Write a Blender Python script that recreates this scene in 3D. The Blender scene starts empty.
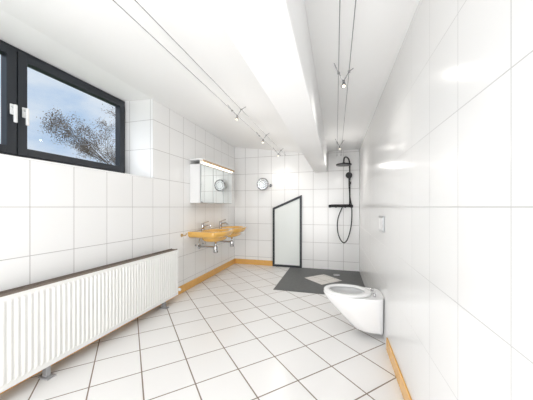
import bpy, bmesh, math, random
from mathutils import Vector, Matrix
random.seed(7)
S = bpy.context.scene
H = 1.15
XL, XR, YB, YF = -1.99, 0.40, 4.66, -1.9
try:
    S.view_settings.view_transform = 'Standard'
except Exception: pass

# ---------------------------------------------------------------- materials
def mat(name, col, rough=0.5, metal=0.0, emis=None, es=0.0, bump=0.0, bscale=40, coat=0.0, var=0.0):
    m = bpy.data.materials.new(name); m.use_nodes = True
    nt = m.node_tree; b = nt.nodes['Principled BSDF']
    b.inputs['Base Color'].default_value = (*col, 1)
    b.inputs['Roughness'].default_value = rough
    b.inputs['Metallic'].default_value = metal
    b.inputs['Coat Weight'].default_value = coat
    if emis:
        b.inputs['Emission Color'].default_value = (*emis, 1)
        b.inputs['Emission Strength'].default_value = es
    n = nt.nodes.new('ShaderNodeTexNoise'); n.inputs['Scale'].default_value = bscale
    tc = nt.nodes.new('ShaderNodeTexCoord'); nt.links.new(tc.outputs['Object'], n.inputs['Vector'])
    if var > 0:
        r = nt.nodes.new('ShaderNodeMix'); r.data_type = 'RGBA'
        r.inputs['A'].default_value = (*[c*(1-var) for c in col], 1)
        r.inputs['B'].default_value = (*[min(1, c*(1+var)) for c in col], 1)
        nt.links.new(n.outputs['Fac'], r.inputs['Factor'])
        nt.links.new(r.outputs['Result'], b.inputs['Base Color'])
    if bump > 0:
        bp = nt.nodes.new('ShaderNodeBump'); bp.inputs['Strength'].default_value = bump
        bp.inputs['Distance'].default_value = 0.002
        nt.links.new(n.outputs['Fac'], bp.inputs['Height']); nt.links.new(bp.outputs['Normal'], b.inputs['Normal'])
    return m

def tile_mat(name, w, h, u0, v0, col, grout, mortar, rough=0.12, wall=True, rot=0.0, var=0.02):
    m = bpy.data.materials.new(name); m.use_nodes = True
    nt = m.node_tree; N = nt.nodes; L = nt.links; b = N['Principled BSDF']
    g = N.new('ShaderNodeNewGeometry')
    sp = N.new('ShaderNodeSeparateXYZ'); L.new(g.outputs['Position'], sp.inputs[0])
    cb = N.new('ShaderNodeCombineXYZ')
    if wall:
        sn = N.new('ShaderNodeSeparateXYZ'); L.new(g.outputs['True Normal'], sn.inputs[0])
        ab = N.new('ShaderNodeMath'); ab.operation = 'ABSOLUTE'; L.new(sn.outputs['Y'], ab.inputs[0])
        gt = N.new('ShaderNodeMath'); gt.operation = 'GREATER_THAN'; L.new(ab.outputs[0], gt.inputs[0]); gt.inputs[1].default_value = .5
        mx = N.new('ShaderNodeMix'); mx.data_type = 'FLOAT'
        L.new(gt.outputs[0], mx.inputs['Factor']); L.new(sp.outputs['Y'], mx.inputs['A']); L.new(sp.outputs['X'], mx.inputs['B'])
        L.new(mx.outputs['Result'], cb.inputs['X']); L.new(sp.outputs['Z'], cb.inputs['Y'])
    else:
        L.new(sp.outputs['X'], cb.inputs['X']); L.new(sp.outputs['Y'], cb.inputs['Y'])
    r = N.new('ShaderNodeVectorRotate'); r.rotation_type = 'Z_AXIS'; r.inputs['Angle'].default_value = rot
    L.new(cb.outputs[0], r.inputs['Vector'])
    mp = N.new('ShaderNodeVectorMath'); mp.operation = 'ADD'
    mp.inputs[1].default_value = (-u0 + 40*w, -v0 + 40*h, 0); L.new(r.outputs[0], mp.inputs[0])
    br = N.new('ShaderNodeTexBrick'); br.offset = 0.0; br.squash = 1.0
    br.inputs['Scale'].default_value = 1.0
    br.inputs['Brick Width'].default_value = w; br.inputs['Row Height'].default_value = h
    br.inputs['Mortar Size'].default_value = mortar; br.inputs['Mortar Smooth'].default_value = .15
    br.inputs['Color1'].default_value = (*col, 1)
    br.inputs['Color2'].default_value = (*[c*(1-var) for c in col], 1)
    br.inputs['Mortar'].default_value = (*grout, 1)
    L.new(mp.outputs[0], br.inputs['Vector']); L.new(br.outputs['Color'], b.inputs['Base Color'])
    mr = N.new('ShaderNodeMapRange'); mr.inputs['To Min'].default_value = rough; mr.inputs['To Max'].default_value = .7
    L.new(br.outputs['Fac'], mr.inputs['Value']); L.new(mr.outputs[0], b.inputs['Roughness'])
    inv = N.new('ShaderNodeMath'); inv.operation = 'SUBTRACT'; inv.inputs[0].default_value = 1; L.new(br.outputs['Fac'], inv.inputs[1])
    bp = N.new('ShaderNodeBump'); bp.inputs['Strength'].default_value = .4; bp.inputs['Distance'].default_value = .0015
    L.new(inv.outputs[0], bp.inputs['Height']); L.new(bp.outputs['Normal'], b.inputs['Normal'])
    return m

WT = (.91, .91, .905); GR = (.50, .49, .48)
M_tl = tile_mat('tile_left', .29, .33, 1.165, 1.15, WT, GR, .0026, rough=.2)
M_tr = tile_mat('tile_right', .265, .33, .985, 1.15, (.88,.88,.875), (.54,.54,.535), .0020, rough=.2)
M_tb = tile_mat('tile_back', .27, .33, .40, 1.15, (.92,.92,.915), (.52,.51,.50), .0036, rough=.2)
M_fl = tile_mat('floor_tile', .30, .30, .179, .078, (.88, .87, .86), (.24, .19, .15), .0045, rough=.2, wall=False, rot=math.radians(45), var=.03)
M_ceil = mat('ceiling_paint', (.955, .955, .95), .8, bump=.1, bscale=60)
M_beam = mat('beam_paint', (.945, .945, .945), .8, bump=.1, bscale=60)
M_base = mat('base_tile_yellow', (.80, .45, .13), .25, var=.06, bscale=12)
M_ora = mat('basin_ceramic_yellow', (.78, .45, .11), .12, coat=.5, var=.03, bscale=6)
M_cer = mat('white_ceramic', (.90, .90, .90), .08, coat=.4)
M_dark = mat('anthracite_aluminium', (.020, .024, .031), .35)
M_rad = mat('radiator_enamel', (.86, .86, .84), .35)
M_radin = mat('radiator_inner', (.20, .16, .13), .6)
M_chr = mat('chrome', (.55, .55, .56), .15, 1.0)
M_dchr = mat('dark_chrome', (.35, .35, .36), .25, 1.0)
M_alu = mat('brushed_aluminium', (.45, .46, .47), .35, .8)
M_satin = mat('satin_mirror', (.80, .82, .83), .22, 1.0)
M_brass = mat('aged_brass', (.55, .40, .2), .3, .9)
M_blk = mat('matte_black_metal', (.012, .012, .014), .35)
M_white = mat('white_lacquer', (.88, .88, .88), .25)
M_mir = mat('mirror_glass', (.80, .84, .84), .015, 1.0)
M_tan = mat('tan_wood', (.55, .38, .22), .4, var=.15, bscale=30)
M_bulb = mat('halogen_bulb', (1, .95, .85), .3, emis=(1, .88, .7), es=1.3)
M_tube = mat('lamp_diffuser', (1, .95, .85), .3, emis=(1, .9, .75), es=1.6)
M_frost = mat('frosted_glass', (.84, .88, .865), .35, bump=.2, bscale=90)
M_slate = mat('slate_floor', (.105, .108, .108), .5, bump=.5, bscale=25, var=.25)
M_diam = tile_mat('diamond_tile', .2, .2, .1, .05, (.75, .72, .68), (.3, .28, .25), .004, rough=.25, wall=False, rot=math.radians(45))
M_wire = mat('steel_wire', (.35, .35, .36), .35, .8)
M_bark = mat('bark', (.16, .12, .095), .9, var=.3, bscale=10)
M_leaf = mat('autumn_leaf', (.22, .15, .10), .8, var=.45, bscale=3)
M_grass = mat('grass', (.10, .16, .05), .9, var=.4, bscale=5)
M_water = mat('water', (.55, .62, .64), .03)
M_plas = mat('grey_plastic', (.35, .35, .36), .4)

def glass_mat():
    m = bpy.data.materials.new('window_glass'); m.use_nodes = True
    nt = m.node_tree; N = nt.nodes; L = nt.links
    N.remove(N['Principled BSDF']); o = N['Material Output']
    t = N.new('ShaderNodeBsdfTransparent'); g = N.new('ShaderNodeBsdfGlossy'); g.inputs['Roughness'].default_value = .02
    mx = N.new('ShaderNodeMixShader'); mx.inputs[0].default_value = .03
    L.new(t.outputs[0], mx.inputs[1]); L.new(g.outputs[0], mx.inputs[2]); L.new(mx.outputs[0], o.inputs[0])
    return m
M_glass = glass_mat()

# ---------------------------------------------------------------- helpers
def add(name, bm, m, parent=None, smooth=False, bevel=0, seg=2, autos=None):
    me = bpy.data.meshes.new(name); bm.normal_update(); bm.to_mesh(me); bm.free()
    o = bpy.data.objects.new(name, me); S.collection.objects.link(o)
    if m: me.materials.append(m)
    if smooth:
        for p in me.polygons: p.use_smooth = True
    if bevel:
        b = o.modifiers.new('bevel', 'BEVEL'); b.width = bevel; b.segments = seg; b.limit_method = 'ANGLE'
    if parent: o.parent = parent
    return o
def group(name):
    e = bpy.data.objects.new(name, None); e.empty_display_size = .1; S.collection.objects.link(e); return e
def bbox(bm, a, b):
    x0, y0, z0 = a; x1, y1, z1 = b
    v = [bm.verts.new(p) for p in [(x0,y0,z0),(x1,y0,z0),(x1,y1,z0),(x0,y1,z0),(x0,y0,z1),(x1,y0,z1),(x1,y1,z1),(x0,y1,z1)]]
    for f in [(0,3,2,1),(4,5,6,7),(0,1,5,4),(1,2,6,5),(2,3,7,6),(3,0,4,7)]: bm.faces.new([v[i] for i in f])
def box(name, a, b, m, parent=None, bevel=0, seg=2):
    bm = bmesh.new(); bbox(bm, a, b); return add(name, bm, m, parent, bevel=bevel, seg=seg)
def boxes(name, lst, m, parent=None, bevel=0):
    bm = bmesh.new()
    for a, b in lst: bbox(bm, a, b)
    return add(name, bm, m, parent, bevel=bevel)
def bcyl(bm, p0, p1, r0, r1=None, seg=20):
    p0 = Vector(p0); p1 = Vector(p1); r1 = r0 if r1 is None else r1
    d = (p1-p0).normalized(); u = d.orthogonal().normalized(); w = d.cross(u)
    A = []; B = []
    for i in range(seg):
        a = 2*math.pi*i/seg; k = u*math.cos(a)+w*math.sin(a)
        A.append(bm.verts.new(p0+k*r0)); B.append(bm.verts.new(p1+k*r1))
    for i in range(seg):
        j = (i+1) % seg; bm.faces.new([A[i], A[j], B[j], B[i]])
    bm.faces.new(A[::-1]); bm.faces.new(B)
def cyl(name, p0, p1, r0, m, parent=None, r1=None, seg=24, bevel=0):
    bm = bmesh.new(); bcyl(bm, p0, p1, r0, r1, seg)
    o = add(name, bm, m, parent, bevel=bevel)
    for p in o.data.polygons: p.use_smooth = len(p.vertices) == 4
    return o
def tube(name, pts, r, m, parent=None, cyc=False, kind='NURBS', res=6):
    c = bpy.data.curves.new(name, 'CURVE'); c.dimensions = '3D'; c.bevel_depth = r; c.bevel_resolution = 4; c.use_fill_caps = True
    if kind == 'POLY':
        s = c.splines.new('POLY'); s.points.add(len(pts)-1)
    else:
        s = c.splines.new('NURBS'); s.points.add(len(pts)-1); s.order_u = 3; s.use_endpoint_u = True; s.resolution_u = res
    for i, p in enumerate(pts): s.points[i].co = (*p, 1)
    s.use_cyclic_u = cyc
    c.materials.append(m)
    o = bpy.data.objects.new(name+'_c', c); S.collection.objects.link(o)
    dg = bpy.context.evaluated_depsgraph_get(); me = bpy.data.meshes.new_from_object(o.evaluated_get(dg))
    bpy.data.objects.remove(o)
    n = bpy.data.objects.new(name, me); S.collection.objects.link(n)
    for p in me.polygons: p.use_smooth = True
    if parent: n.parent = parent
    return n
def loft(bm, rings, cap0=True, cap1=True):
    R = [[bm.verts.new(p) for p in r] for r in rings]; n = len(R[0])
    for a, b in zip(R, R[1:]):
        for i in range(n):
            j = (i+1) % n; bm.faces.new([a[i], a[j], b[j], b[i]])
    if cap0: bm.faces.new(R[0][::-1])
    if cap1: bm.faces.new(R[-1])
    bmesh.ops.recalc_face_normals(bm, faces=bm.faces)

# ---------------------------------------------------------------- room shell
WY0, WY1, WZ0, WZ1, WX = .30, 2.326, 1.478, 2.385, -2.369
XO = -2.45
boxes('wall_left', [((XO, YF, -.1), (XL, WY1, WZ0-.012)), ((XO, WY1, -.1), (XL, YB+.15, 2.41)), ((XO, YF, WZ0-.012), (XL, WY0, 2.41))], M_tl)
box('trim_1', (WX-.08, WY0, WZ0-.012), (XL+.004, WY1, WZ0), M_white)   # window sill
box('wall_right', (XR, YF, -.1), (XR+.15, YB+.15, 2.4), M_tr)
box('wall_back', (XL, YB, -.1), (XR, YB+.15, 2.4), M_tb)
# wall behind the camera with a large opening added to let fill light in
boxes('wall_front', [((XL, YF-.15, -.1), (XR, YF, .25)), ((XL, YF-.15, 2.0), (XR, YF, 2.4)),
                     ((XL, YF-.15, .25), (-1.8, YF, 2.0)), ((.25, YF-.15, .25), (XR, YF, 2.0))], M_tb)
box('floor', (XO, YF-.15, -.1), (XR+.15, YB+.15, 0), M_fl)
# ceiling : extruded profile
prof = [(XO-.02, 2.392), (XL, 2.37), (-.26, 2.12), (-.26, 2.165), (XR+.15, 2.18), (XR+.15, 2.6), (XO-.02, 2.6)]
bm = bmesh.new()
a = [bm.verts.new((x, YF-.15, z)) for x, z in prof]; b = [bm.verts.new((x, YB+.15, z)) for x, z in prof]
bm.faces.new(a); bm.faces.new(b[::-1])
for i in range(len(prof)):
    j = (i+1) % len(prof); bm.faces.new([a[i], b[i], b[j], a[j]])
bmesh.ops.recalc_face_normals(bm, faces=bm.faces)
add('ceiling', bm, M_ceil)
box('ceiling_beam', (-.385, YF, 1.79), (-.15, YB, 2.2), M_beam, bevel=.006)

# skirtings (individual tiles with small joints)
def skirt(name, axis, a0, a1, fixed, sgn, hgt=.10, th=.012, L=.3):
    bm = bmesh.new(); t = a0
    while t < a1-1e-4:
        e = min(t+L, a1)
        if axis == 'y':
            bbox(bm, (min(fixed, fixed+sgn*th), t+.001, 0), (max(fixed, fixed+sgn*th), e-.001, hgt))
        else:
            bbox(bm, (t+.001, min(fixed, fixed+sgn*th), 0), (e-.001, max(fixed, fixed+sgn*th), hgt))
        t = e
    add(name, bm, M_base, bevel=.003)
skirt('baseboard_left', 'y', YF, YB, XL, 1)
skirt('baseboard_back', 'x', XL+.014, -1.19, YB, -1)
skirt('baseboard_right', 'y', YF, 2.17, XR, -1)

# shower floor
box('shower_floor', (-.84, 3.32, -.002), (XR, YB, .004), M_slate)
g = group('shower_drain_tile')
bm = bmesh.new(); c = (-.2, 4.0); d = .29
vs = [bm.verts.new((c[0]+dx, c[1]+dy, .0065)) for dx, dy in [(d,0),(0,d),(-d,0),(0,-d)]]
f = bm.faces.new(vs); r = bmesh.ops.extrude_face_region(bm, geom=[f])
for v in [e for e in r['geom'] if isinstance(e, bmesh.types.BMVert)]: v.co.z = .003
bmesh.ops.recalc_face_normals(bm, faces=bm.faces)
add('tile_field', bm, M_diam, g)
box('drain_grate', (-.04, 4.25, .0035), (.06, 4.35, .008), M_dchr, g, bevel=.001)

# ---------------------------------------------------------------- window
g = group('window_1')
FO = .045; FS = .06; YM = 1.302
def frame_yz(name, y0, y1, z0, z1, w, x0, x1, m, p):
    boxes(name, [((x0, y0, z0), (x1, y0+w, z1)), ((x0, y1-w, z0), (x1, y1, z1)),
                 ((x0, y0+w, z0), (x1, y1-w, z0+w)), ((x0, y0+w, z1-w), (x1, y1-w, z1))], m, p, bevel=.003)
frame_yz('outer_frame', WY0, WY1, WZ0, WZ1, FO, WX-.075, WX-.012, M_dark, g)
box('bottom_profile', (WX-.07, WY0+FO, WZ0+FO), (WX-.014, WY1-FO, WZ0+.085), M_dark, g, bevel=.002)
box('mullion', (WX-.07, YM-.02, WZ0+FO), (WX-.014, YM+.02, WZ1-FO), M_dark, g, bevel=.002)
for i, (y0, y1) in enumerate([(WY0+.03, YM-.004), (YM+.004, WY1-.03)]):
    frame_yz('sash_%d' % (i+1), y0, y1, WZ0+.075, WZ1-.03, FS, WX-.06, WX+.008, M_dark, g)
    box('glass_%d' % (i+1), (WX-.035, y0+FS-.005, WZ0+.07+FS), (WX-.03, y1-FS+.005, WZ1-.025-FS), M_glass, g)
for i, yy in enumerate([YM-.035, YM+.04]):
    box('handle_rose_%d' % (i+1), (WX+.008, yy-.014, 1.85), (WX+.018, yy+.014, 1.93), M_white, g, bevel=.005, seg=3)
    cyl('handle_neck_%d' % (i+1), (WX+.018, yy, 1.905), (WX+.05, yy, 1.905), .009, M_white, g)
    box('handle_lever_%d' % (i+1), (WX+.043, yy-.011, 1.785), (WX+.058, yy+.011, 1.92), M_white, g, bevel=.006, seg=3)

# glazing of the added light opening, unseen behind camera
g = group('added_rear_window')
boxes('rear_frame', [((-1.8, YF-.1, .25), (-1.74, YF-.04, 2.0)), ((.19, YF-.1, .25), (.25, YF-.04, 2.0)),
      ((-1.74, YF-.1, .25), (.19, YF-.04, .31)), ((-1.74, YF-.1, 1.94), (.19, YF-.04, 2.0)), ((-.8, YF-.1, .31), (-.75, YF-.04, 1.94))], M_dark, g)
box('rear_glass', (-1.74, YF-.075, .31), (.19, YF-.07, 1.94), M_glass, g)

# ---------------------------------------------------------------- radiator
g = group('radiator')
RX1, RX0, RY0, RY1, RZ0, RZ1 = -1.84, -1.945, .56, 2.573, .085, .64
def panel(name, xf, th, sgn):
    bm = bmesh.new(); pitch = .0335; n = int((RY1-RY0)/pitch); pitch = (RY1-RY0)/n
    prof = []
    for i in range(n):
        y = RY0+i*pitch
        prof += [(0, y), (0, y+pitch*.28), (.006, y+pitch*.42), (.0075, y+pitch*.62), (.006, y+pitch*.84)]
    prof.append((0, RY1))
    rows = []
    for z, k in [(RZ0, 0), (RZ0+.03, 0), (RZ0+.045, 1), (RZ1-.045, 1), (RZ1-.03, 0), (RZ1, 0)]:
        rows.append([bm.verts.new((xf-sgn*(.0075-dx*k), y, z)) for dx, y in prof])
    for a, b in zip(rows, rows[1:]):
        for i in range(len(prof)-1): bm.faces.new([a[i], a[i+1], b[i+1], b[i]])
    o = add(name, bm, M_rad, g); s = o.modifiers.new('s', 'SOLIDIFY'); s.thickness = th; s.offset = -1 if sgn > 0 else 1
    return o
panel('front_panel', RX1, .012, 1)
box('back_panel', (RX0, RY0, RZ0), (RX0+.014, RY1, RZ1), M_rad, g, bevel=.003)
# convector fins between panels
bm = bmesh.new(); y = RY0+.02
while y < RY1-.02:
    bbox(bm, (RX0+.016, y, RZ0+.03), (RX1-.026, y+.002, RZ1-.03)); y += .025
add('convector_fins', bm, M_radin, g)
# top grille
bm = bmesh.new()
bbox(bm, (RX0+.012, RY0, RZ1-.012), (RX0+.022, RY1, RZ1+.004)); bbox(bm, (RX1-.02, RY0, RZ1-.006), (RX1-.006, RY1, RZ1+.004))
y = RY0
while y < RY1-.008:
    bbox(bm, (RX0+.022, y, RZ1-.006), (RX1-.02, y+.004, RZ1+.001)); y += .018
add('top_grille', bm, M_radin, g)
boxes('side_covers', [((RX0, RY0-.004, RZ0), (RX1, RY0, RZ1)), ((RX0, RY1, RZ0), (RX1, RY1+.005, RZ1))], M_rad, g, bevel=.002)
for i, yy in enumerate([1.20, 2.38]):
    boxes('foot_%d' % (i+1), [((-1.91, yy-.014, .004), (-1.87, yy+.014, .12)), ((-1.93, yy-.028, 0), (-1.835, yy+.028, .008))], M_plas, g, bevel=.002)
boxes('wall_brackets', [((XL+.0, 1.0, .2), (RX0, 1.03, .55)), ((XL+.0, 2.2, .2), (RX0, 2.23, .55))], M_rad, g)
cyl('valve_body', (-1.89, RY1+.005, .14), (-1.89, RY1+.05, .14), .014, M_chr, g)
cyl('valve_head', (-1.89, RY1+.035, .14), (-1.83, RY1+.035, .14), .018, M_white, g, bevel=.003)
tube('valve_pipe', [(-1.89, RY1+.035, .14), (-1.94, RY1+.035, .14), (-1.978, RY1+.035, .13)], .009, M_chr, g)

# ---------------------------------------------------------------- double washbasin
g = group('double_washbasin')
BY0, BY1 = 3.0, 4.18; BZ = .805; LB = BY1-BY0
def depth(u):
    s = 0
    for c in (LB*.25, LB*.75): s = max(s, math.exp(-((u-c)/.21)**4))
    return .43 + .07*s
nu, nv = 96, 40
bm = bmesh.new(); top = []; bot = []
def bowl(u, v):
    k = 0
    for c in (LB*.25, LB*.75):
        q = (abs((u-c)/.235)**2.6 + abs((v-.275)/.165)**2.6)
        if q < 1: k = max(k, (1-q**1.6))
    return k**.75
for i in range(nu+1):
    u = LB*i/nu; D = depth(u)
    e = min(u, LB-u)
    if e < .05: D -= .05-math.sqrt(max(0, .05**2-(.05-e)**2))
    rt = []; rb = []
    for j in range(nv+1):
        v = D*j/nv; k = bowl(u, v)
        edge = min(D-v, e, .02)/.02
        z = BZ - .115*k - .008*(1-edge)**2
        zb = BZ - .085 - .075*k**.6 + .02*(1-min(1, min(D-v, e)/.04))**2
        rt.append(bm.verts.new((XL+.003+v, BY0+u, z)))
        rb.append(bm.verts.new((XL+.003+v*(1-.06*(v/D)), BY0+LB/2+(u-LB/2)*.985, zb)))
    top.append(rt); bot.append(rb)
for i in range(nu):
    for j in range(nv):
        bm.faces.new([top[i][j], top[i+1][j], top[i+1][j+1], top[i][j+1]])
        bm.faces.new([bot[i][j], bot[i][j+1], bot[i+1][j+1], bot[i+1][j]])
    bm.faces.new([top[i][nv], top[i+1][nv], bot[i+1][nv], bot[i][nv]])
    bm.faces.new([top[i+1][0], top[i][0], bot[i][0], bot[i+1][0]])
for j in range(nv):
    bm.faces.new([top[0][j+1], bot[0][j+1], bot[0][j], top[0][j]])
    bm.faces.new([top[nu][j], bot[nu][j], bot[nu][j+1], top[nu][j+1]])
bmesh.ops.recalc_face_normals(bm, faces=bm.faces)
add('basin_body', bm, M_ora, g, smooth=True)
for n, c in enumerate((LB*.25, LB*.75)):
    yc = BY0+c; k = n+1
    cyl('drain_%d' % k, (XL+.278, yc, BZ-.116), (XL+.278, yc, BZ-.110), .024, M_chr, g)
    cyl('tailpiece_%d' % k, (XL+.278, yc, BZ-.16), (XL+.278, yc, BZ-.27), .016, M_chr, g)
    cyl('trap_cup_%d' % k, (XL+.278, yc, BZ-.23), (XL+.278, yc, BZ-.33), .034, M_chr, g, bevel=.006)
    tube('trap_arm_%d' % k, [(XL+.278, yc, BZ-.25), (XL+.2, yc, BZ-.25), (XL+.12, yc, BZ-.25), (XL+.01, yc, BZ-.25)], .015, M_chr, g)
    cyl('trap_rosette_%d' % k, (XL+.001, yc, BZ-.25), (XL+.012, yc, BZ-.25), .036, M_chr, g)
    for s in (-.1, .1):
        cyl('angle_valve_%d_%s' % (k, 'a' if s < 0 else 'b'), (XL+.001, yc+s, BZ-.22), (XL+.05, yc+s, BZ-.22), .012, M_chr, g)
        tube('supply_%d_%s' % (k, 'a' if s < 0 else 'b'), [(XL+.045, yc+s, BZ-.22), (XL+.05, yc+s*.8, BZ-.14), (XL+.06, yc+s*.3, BZ-.08)], .005, M_chr, g)
for n, c in enumerate((LB*.25, LB*.75)):
    yc = BY0+c; g = group('basin_faucet')
    x0 = XL+.065
    cyl('base', (x0, yc, BZ+.0008), (x0, yc, BZ+.012), .028, M_chr, g, bevel=.002)
    cyl('body', (x0, yc, BZ+.01), (x0, yc, BZ+.085), .021, M_chr, g, bevel=.003)
    tube('spout', [(x0, yc, BZ+.045), (x0+.06, yc, BZ+.07), (x0+.12, yc, BZ+.072), (x0+.135, yc, BZ+.045)], .012, M_chr, g)
    cyl('cap', (x0, yc, BZ+.085), (x0, yc, BZ+.102), .023, M_chr, g, r1=.016)
    tube('lever', [(x0, yc, BZ+.098), (x0+.04, yc, BZ+.115), (x0+.10, yc, BZ+.13)], .007, M_chr, g)

# ---------------------------------------------------------------- mirror cabinet
g = group('mirror_cabinet')
CX = -1.814; CY0, CY1, CZ0, CZ1 = 3.056, 4.118, 1.206, 1.83
box('carcass', (XL+.001, CY0, CZ0), (CX-.02, CY1, CZ1-.075), M_white, g, bevel=.002)
for i in range(3):
    w = (CY1-CY0)/3; y0 = CY0+i*w
    box('door_panel_%d' % (i+1), (CX-.018, y0+.004, CZ0+.002), (CX-.003, y0+w-.004, CZ1-.082), M_alu, g, bevel=.002)
    box('mirror_%d' % (i+1), (CX-.003, y0+.010, CZ0+.009), (CX, y0+w-.010, CZ1-.089), M_mir, g)
box('light_canopy', (XL+.001, CY0-.005, CZ1-.02), (CX+.05, CY1+.005, CZ1), M_white, g, bevel=.002)
box('canopy_fascia', (CX+.035, CY0-.005, CZ1-.05), (CX+.05, CY1+.005, CZ1-.02), M_tan, g, bevel=.002)
cyl('lamp_tube', (CX+.01, CY0+.03, CZ1-.055), (CX+.01, CY1-.03, CZ1-.055), .016, M_tube, g)
boxes('lamp_holder', [((CX-.02, CY0, CZ1-.075), (CX-.005, CY1, CZ1-.02))], M_white, g)

# magnifying mirror on back wall
g = group('magnifying_mirror')
mx, mz, my = -1.36, 1.59, YB-.12
cyl('wall_plate', (mx+.13, YB-.012, mz-.02), (mx+.13, YB-.001, mz-.02), .03, M_dchr, g)
tube('arm', [(mx+.13, YB-.012, mz-.02), (mx+.13, YB-.07, mz-.02), (mx+.07, YB-.10, mz-.05), (mx, my+.012, mz-.02)], .007, M_dchr, g)
bm = bmesh.new(); rings = []
for k in range(13):
    t = 2*math.pi*k/12
    rings.append([(mx+(.108+.013*math.cos(t))*math.cos(a), my+.012*math.sin(t), mz+(.108+.013*math.cos(t))*math.sin(a)) for a in [2*math.pi*i/40 for i in range(40)]])
loft(bm, rings, False, False); add('rim', bm, M_dchr, g, smooth=True)
cyl('glass_disc', (mx, my-.003, mz), (mx, my+.006, mz), .105, M_satin, g, seg=40)
bm = bmesh.new(); rings = []
for k in range(9):
    t = 2*math.pi*k/8
    rings.append([(mx+(.07+.004*math.cos(t))*math.cos(a), my-.004+.003*math.sin(t), mz+(.07+.004*math.cos(t))*math.sin(a)) for a in [2*math.pi*i/40 for i in range(40)]])
loft(bm, rings, False, False); add('inner_ring', bm, M_dchr, g, smooth=True)

# towel hook beside basin
g = group('towel_hook')
cyl('plate', (XL+.001, 2.86, .77), (XL+.01, 2.86, .77), .022, M_brass, g, bevel=.002)
tube('arm', [(XL+.01, 2.86, .77), (XL+.05, 2.86, .77), (XL+.07, 2.86, .775), (XL+.075, 2.86, .80)], .007, M_brass, g)

# ---------------------------------------------------------------- slanted door
g = group('door_1')
P = [(-1.186, .0), (-.62, .0), (-.62, 1.377), (-1.186, 1.13)]
def inset(P, d):
    n = len(P); out = []
    for i in range(n):
        p0 = Vector(P[i-1]); p1 = Vector(P[i]); p2 = Vector(P[(i+1) % n])
        d1 = (p1-p0).normalized(); d2 = (p2-p1).normalized()
        n1 = Vector((-d1.y, d1.x)); n2 = Vector((-d2.y, d2.x))
        k = (n1+n2); k = k/(k.dot(n1)) ; out.append(tuple(p1+k*d))
    return out
def ringframe(name, P, w, y0, y1, m):
    Q = inset(P, w); bm = bmesh.new()
    rs = [[(p[0], y1, p[1]) for p in P], [(p[0], y0, p[1]) for p in P], [(p[0], y0, p[1]) for p in Q], [(p[0], y1, p[1]) for p in Q]]
    loft(bm, rs, False, False); add(name, bm, m, g, bevel=.002); return Q
Q = ringframe('frame', P, .028, YB-.035, YB-.0005, M_dark)
Q2 = ringframe('leaf_frame', Q, .012, YB-.028, YB-.001, M_dark)
bm = bmesh.new(); loft(bm, [[(p[0], YB-.008, p[1]) for p in Q2], [(p[0], YB-.016, p[1]) for p in Q2]]); add('frosted_pane', bm, M_frost, g)
cyl('handle_neck', (-.645, YB-.028, .72), (-.645, YB-.06, .72), .007, M_dark, g)
box('handle_lever', (-.652, YB-.068, .63), (-.638, YB-.056, .73), M_dark, g, bevel=.003)

# ---------------------------------------------------------------- shower set (black)
g = group('shower_set')
sx = .235; sy = YB-.055; mzv = 1.165
cyl('mixer_bar', (-.08, sy, mzv), (.24, sy, mzv), .021, M_blk, g, bevel=.003)
cyl('knob_left', (-.13, sy, mzv), (-.08, sy, mzv), .027, M_blk, g, bevel=.004)
cyl('knob_right', (.24, sy, mzv), (.29, sy, mzv), .027, M_blk, g, bevel=.004)
for i, xx in enumerate((.0, .16)):
    cyl('union_%d' % (i+1), (xx, sy, mzv), (xx, YB-.001, mzv), .015, M_blk, g)
    cyl('rosette_%d' % (i+1), (xx, YB-.012, mzv), (xx, YB-.001, mzv), .03, M_blk, g)
box('mixer_shelf', (-.09, sy-.035, mzv+.022), (.25, sy+.03, mzv+.032), M_blk, g, bevel=.004)
tube('riser_and_arm', [(sx, sy, mzv+.02), (sx, sy, 1.4), (sx, sy, 1.75), (sx, sy, 1.90), (sx-.01, sy-.02, 1.985), (sx-.05, sy-.12, 2.015), (sx-.09, sy-.22, 2.00), (sx-.11, sy-.29, 1.95), (sx-.11, sy-.30, 1.88)], .0125, M_blk, g)
cyl('wall_bracket', (sx, sy, 1.86), (sx, YB-.001, 1.86), .014, M_blk, g)
hx, hy = sx-.11, sy-.30
cyl('rain_head', (hx, hy, 1.845), (hx, hy, 1.868), .125, M_blk, g, seg=40, bevel=.004)
cyl('rain_head_hub', (hx, hy, 1.868), (hx, hy, 1.90), .035, M_blk, g, r1=.016)
box('slider', (sx-.022, sy-.03, 1.55), (sx+.022, sy+.02, 1.60), M_blk, g, bevel=.006)
tube('handset_grip', [(sx-.01, sy-.04, 1.48), (sx-.01, sy-.05, 1.59), (sx-.015, sy-.075, 1.69)], .013, M_blk, g)
cyl('handset_head', (sx-.015, sy-.065, 1.71), (sx-.018, sy-.09, 1.70), .055, M_blk, g, bevel=.004)
tube('hose', [(sx-.01, sy-.04, 1.48), (sx-.005, sy-.04, 1.35), (sx+.04, sy-.05, 1.1), (sx+.02, sy-.05, .75), (sx-.08, sy-.05, .47), (sx-.20, sy-.05, .62), (sx-.22, sy-.04, .9), (sx-.15, sy-.01, 1.1), (sx-.12, sy, mzv-.01)], .0095, M_blk, g, res=12)

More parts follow.
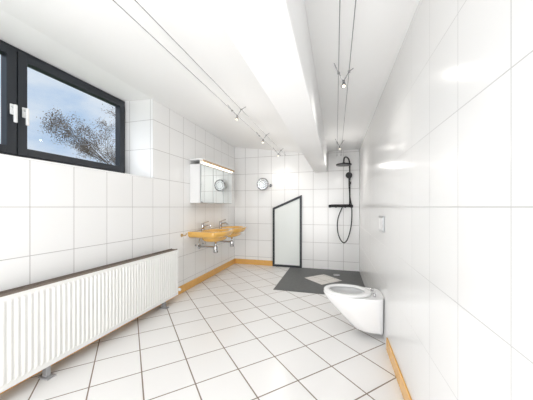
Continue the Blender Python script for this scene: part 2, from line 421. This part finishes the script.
# ---------------------------------------------------------------- wall-hung toilet
g = group('wall_hung_toilet')
TY = 2.41; n = 56; t0 = .30; DZ = -.014
def ring(z, L, W, scale=1.0, pe=5):
    pts = []
    for i in range(n):
        a = 2*math.pi*i/n; c, s = math.cos(a), math.sin(a)
        if c >= 0: x = (L-tc)*c; y = W*s
        else:
            x = -tc*abs(c)**(2/pe); y = W*math.copysign(abs(s)**(2/pe), s)
        pts.append((XR-.001-(tc+x), TY+y, z+DZ))
    return pts
rings = []
for z, L, W, tt in [(.062, .22, .10, .10), (.078, .255, .115, .12), (.14, .32, .13, .15), (.20, .38, .145, .19), (.26, .44, .158, .23), (.31, .485, .167, .27), (.345, .505, .172, .29), (.368, .515, .174, .30), (.378, .51, .171, .30)]:
    tc = tt; rings.append(ring(z, L, W))
def iring(z, a, b, cx=.305):
    return [(XR-.001-(cx+a*math.cos(2*math.pi*i/n)), TY+b*math.sin(2*math.pi*i/n), z+DZ) for i in range(n)]
rings += [iring(.379, .182, .138), iring(.376, .175, .133), iring(.35, .168, .126), iring(.27, .148, .112), iring(.21, .10, .08, .29), iring(.19, .05, .045, .28)]
bm = bmesh.new(); loft(bm, rings); o = add('pan', bm, M_cer, g, smooth=True)
e = o.modifiers.new('es', 'EDGE_SPLIT'); e.split_angle = math.radians(50)
cyl('water', (XR-.29, TY, .213+DZ), (XR-.29, TY, .2135+DZ), .078, M_water, g)
bm = bmesh.new()
rs = [iring(.381, .212, .170, .30), iring(.392, .211, .170, .30), iring(.399, .202, .161, .30), iring(.399, .160, .117, .305), iring(.392, .153, .111, .305), iring(.381, .153, .111, .305), iring(.381, .212, .170, .30)]
loft(bm, rs, False, False); add('seat', bm, M_cer, g, smooth=True)
for i, s in enumerate((-.075, .075)):
    cyl('hinge_%d' % (i+1), (XR-.075, TY+s, .378+DZ), (XR-.075, TY+s, .405+DZ), .013, M_chr, g)
g = group('flush_plate')
box('plate', (XR-.012, TY-.11, .93), (XR-.001, TY+.11, 1.07), M_alu, g, bevel=.004)
boxes('buttons', [((XR-.018, TY-.095, .945), (XR-.012, TY+.02, 1.055)), ((XR-.018, TY+.03, .945), (XR-.012, TY+.095, 1.055))], M_white, g, bevel=.002)

# ---------------------------------------------------------------- cable lights
def cable_system(xs, z, lamps):
    g = group('cable_spotlight_system')
    for i, x in enumerate(xs):
        tube('wire_%d' % (i+1), [(x, YF+.001, z), (x, 1, z), (x, YB-.001, z)], .0024, M_wire, g, kind='POLY')
        cyl('tensioner_%d' % (i+1), (x, YB-.10, z), (x, YB-.001, z), .006, M_chr, g)
    for k, y in enumerate(lamps):
        x0, x1 = xs; c = (x0+x1)/2; kk = k+1
        tube('rod_a_%d' % kk, [(x0-.03, y-.05, z+.045), (x0, y, z), (c, y+.015, z-.055)], .0032, M_dchr, g, kind='POLY')
        tube('rod_b_%d' % kk, [(x1+.03, y+.05, z+.045), (x1, y, z), (c, y+.015, z-.055)], .0032, M_dchr, g, kind='POLY')
        cyl('clamp_a_%d' % kk, (x0-.008, y, z), (x0+.008, y, z), .008, M_dchr, g)
        cyl('clamp_b_%d' % kk, (x1-.008, y, z), (x1+.008, y, z), .008, M_dchr, g)
        cyl('socket_%d' % kk, (c, y+.015, z-.05), (c, y+.01, z-.072), .009, M_dchr, g)
        cyl('reflector_%d' % kk, (c, y+.01, z-.068), (c, y, z-.095), .009, M_dchr, g, r1=.018)
        cyl('bulb_%d' % kk, (c, y, z-.0945), (c, y-.001, z-.097), .012, M_bulb, g)
        l = bpy.data.lights.new('halogen', 'SPOT'); l.energy = 8.5 if y > 3 else 4.5; l.color = (1, .96, .90); l.shadow_soft_size = .012
        l.spot_size = math.radians(168); l.spot_blend = 1.0; l.specular_factor = .02
        lo = bpy.data.objects.new('halogen_light_%d' % kk, l); lo.location = (c, y-.001, z-.102); S.collection.objects.link(lo); lo.parent = g
        if y > 2:
            l = bpy.data.lights.new('ceiling_fill_point', 'POINT'); l.energy = 1.7; l.color = (1, .97, .93); l.shadow_soft_size = .03; l.specular_factor = 0  # extra fill point in mid-air below the lamp, brightens the ceiling
            lo = bpy.data.objects.new('ceiling_fill_point_%d' % kk, l); lo.location = (c, y-.001, z-.36); S.collection.objects.link(lo); lo.parent = g
cable_system((-1.037, -.935), 2.15, [-.4, 2.36, 3.3, 4.25])
cable_system((.017, .086), 2.08, [-.6, 1.78, 3.7])

# ---------------------------------------------------------------- outside
box('ground_outside', (-40, -30, -.5), (-2.6, 40, -.35), M_grass)
g = group('deciduous_tree')
bm = bmesh.new(); tips = []
def branch(p, d, L, r, lvl):
    nseg = 3; q = p
    for i in range(nseg):
        d = (d+Vector((random.uniform(-1,1), random.uniform(-1,1), random.uniform(-.6,.9)))*.16).normalized()
        e = q+d*L/nseg; r2 = r*.86
        bcyl(bm, q, e, r, r2, 5); q = e; r = r2
        if lvl >= 4: tips.append(q.copy())
        if lvl < 6 and i > 0 and lvl > 0:
            s = (d+Vector((random.uniform(-1,1), random.uniform(-1,1), random.uniform(-.3,.7)))*.9).normalized()
            branch(q, s, L*.62, r*.55, lvl+2)
    if lvl < 6:
        for k in range(3 if lvl < 3 else 2):
            s = (d+Vector((random.uniform(-1,1), random.uniform(-1,1), random.uniform(-.4,.6)))*.75).normalized()
            branch(q, s, L*.68, r*.66, lvl+1)
base = Vector((-11.9, 13.2, -.36))
branch(base, Vector((0, 0, 1)), 2.95, .17, 0)
add('trunk_and_branches', bm, M_bark, g)
bm = bmesh.new()
for t in tips:
    for k in range(5):
        if random.random() < .4: continue
        c = t+Vector([random.gauss(0, .12) for _ in range(3)]); u = Vector([random.gauss(0, 1) for _ in range(3)]).normalized(); w = u.orthogonal().normalized()
        s = random.uniform(.018, .04)
        bm.faces.new([bm.verts.new(c+u*s), bm.verts.new(c+w*s*.6), bm.verts.new(c-u*s), bm.verts.new(c-w*s*.6)])
add('leaves', bm, M_leaf, g)

# ---------------------------------------------------------------- world
W = bpy.data.worlds.new('sky'); S.world = W; W.use_nodes = True
nt = W.node_tree; N = nt.nodes; L = nt.links; bg = N['Background']
tc = N.new('ShaderNodeTexCoord'); ns = N.new('ShaderNodeTexNoise'); ns.inputs['Scale'].default_value = 3.2; ns.inputs['Detail'].default_value = 7; ns.inputs['Roughness'].default_value = .55
mp = N.new('ShaderNodeMapping'); mp.inputs['Scale'].default_value = (1, 1, 2.2); L.new(tc.outputs['Generated'], mp.inputs[0]); L.new(mp.outputs[0], ns.inputs['Vector'])
cr = N.new('ShaderNodeValToRGB'); cr.color_ramp.elements[0].position = .36; cr.color_ramp.elements[1].position = .62
cr.color_ramp.elements[0].color = (.42, .57, .77, 1); cr.color_ramp.elements[1].color = (.76, .81, .86, 1)
L.new(ns.outputs['Fac'], cr.inputs[0]); L.new(cr.outputs[0], bg.inputs[0]); bg.inputs[1].default_value = 1.08

def area(name, loc, target, sx, sy, e, col=(1,1,1)):
    l = bpy.data.lights.new(name, 'AREA'); l.shape = 'RECTANGLE'; l.size = sx; l.size_y = sy; l.energy = e; l.color = col
    o = bpy.data.objects.new(name, l); o.location = loc; S.collection.objects.link(o)
    o.rotation_euler = (Vector(target)-Vector(loc)).to_track_quat('-Z', 'Y').to_euler(); return o
area('rear_fill_light', (-.78, YF-.3, 1.15), (-.78, 3, 1.15), 2.0, 1.7, 70, (.99, .992, 1))  # added fill from behind the camera, shines in through the rear opening
area('daylight_left_window', (-3.2, 1.3, 3.6), (-1.0, 1.6, .6), 2.0, 1.2, 60, (.98, .99, 1))
area('added_ceiling_fill', (-.7, -.9, .35), (-.6, .5, 2.3), 1.2, .8, 22, (1, .99, .97))  # added upward fill behind the camera, no lamp fixture stands here

# ---------------------------------------------------------------- camera
cd = bpy.data.cameras.new('camera'); cam = bpy.data.objects.new('camera', cd); S.collection.objects.link(cam)
cd.sensor_fit = 'HORIZONTAL'; cd.sensor_width = 36; cd.lens = 246/533*36; cd.shift_y = 7/533; cd.clip_start = .02
cam.location = (0, 0, H); cam.rotation_euler = (math.radians(90), 0, math.atan(69.5/246))
S.camera = cam
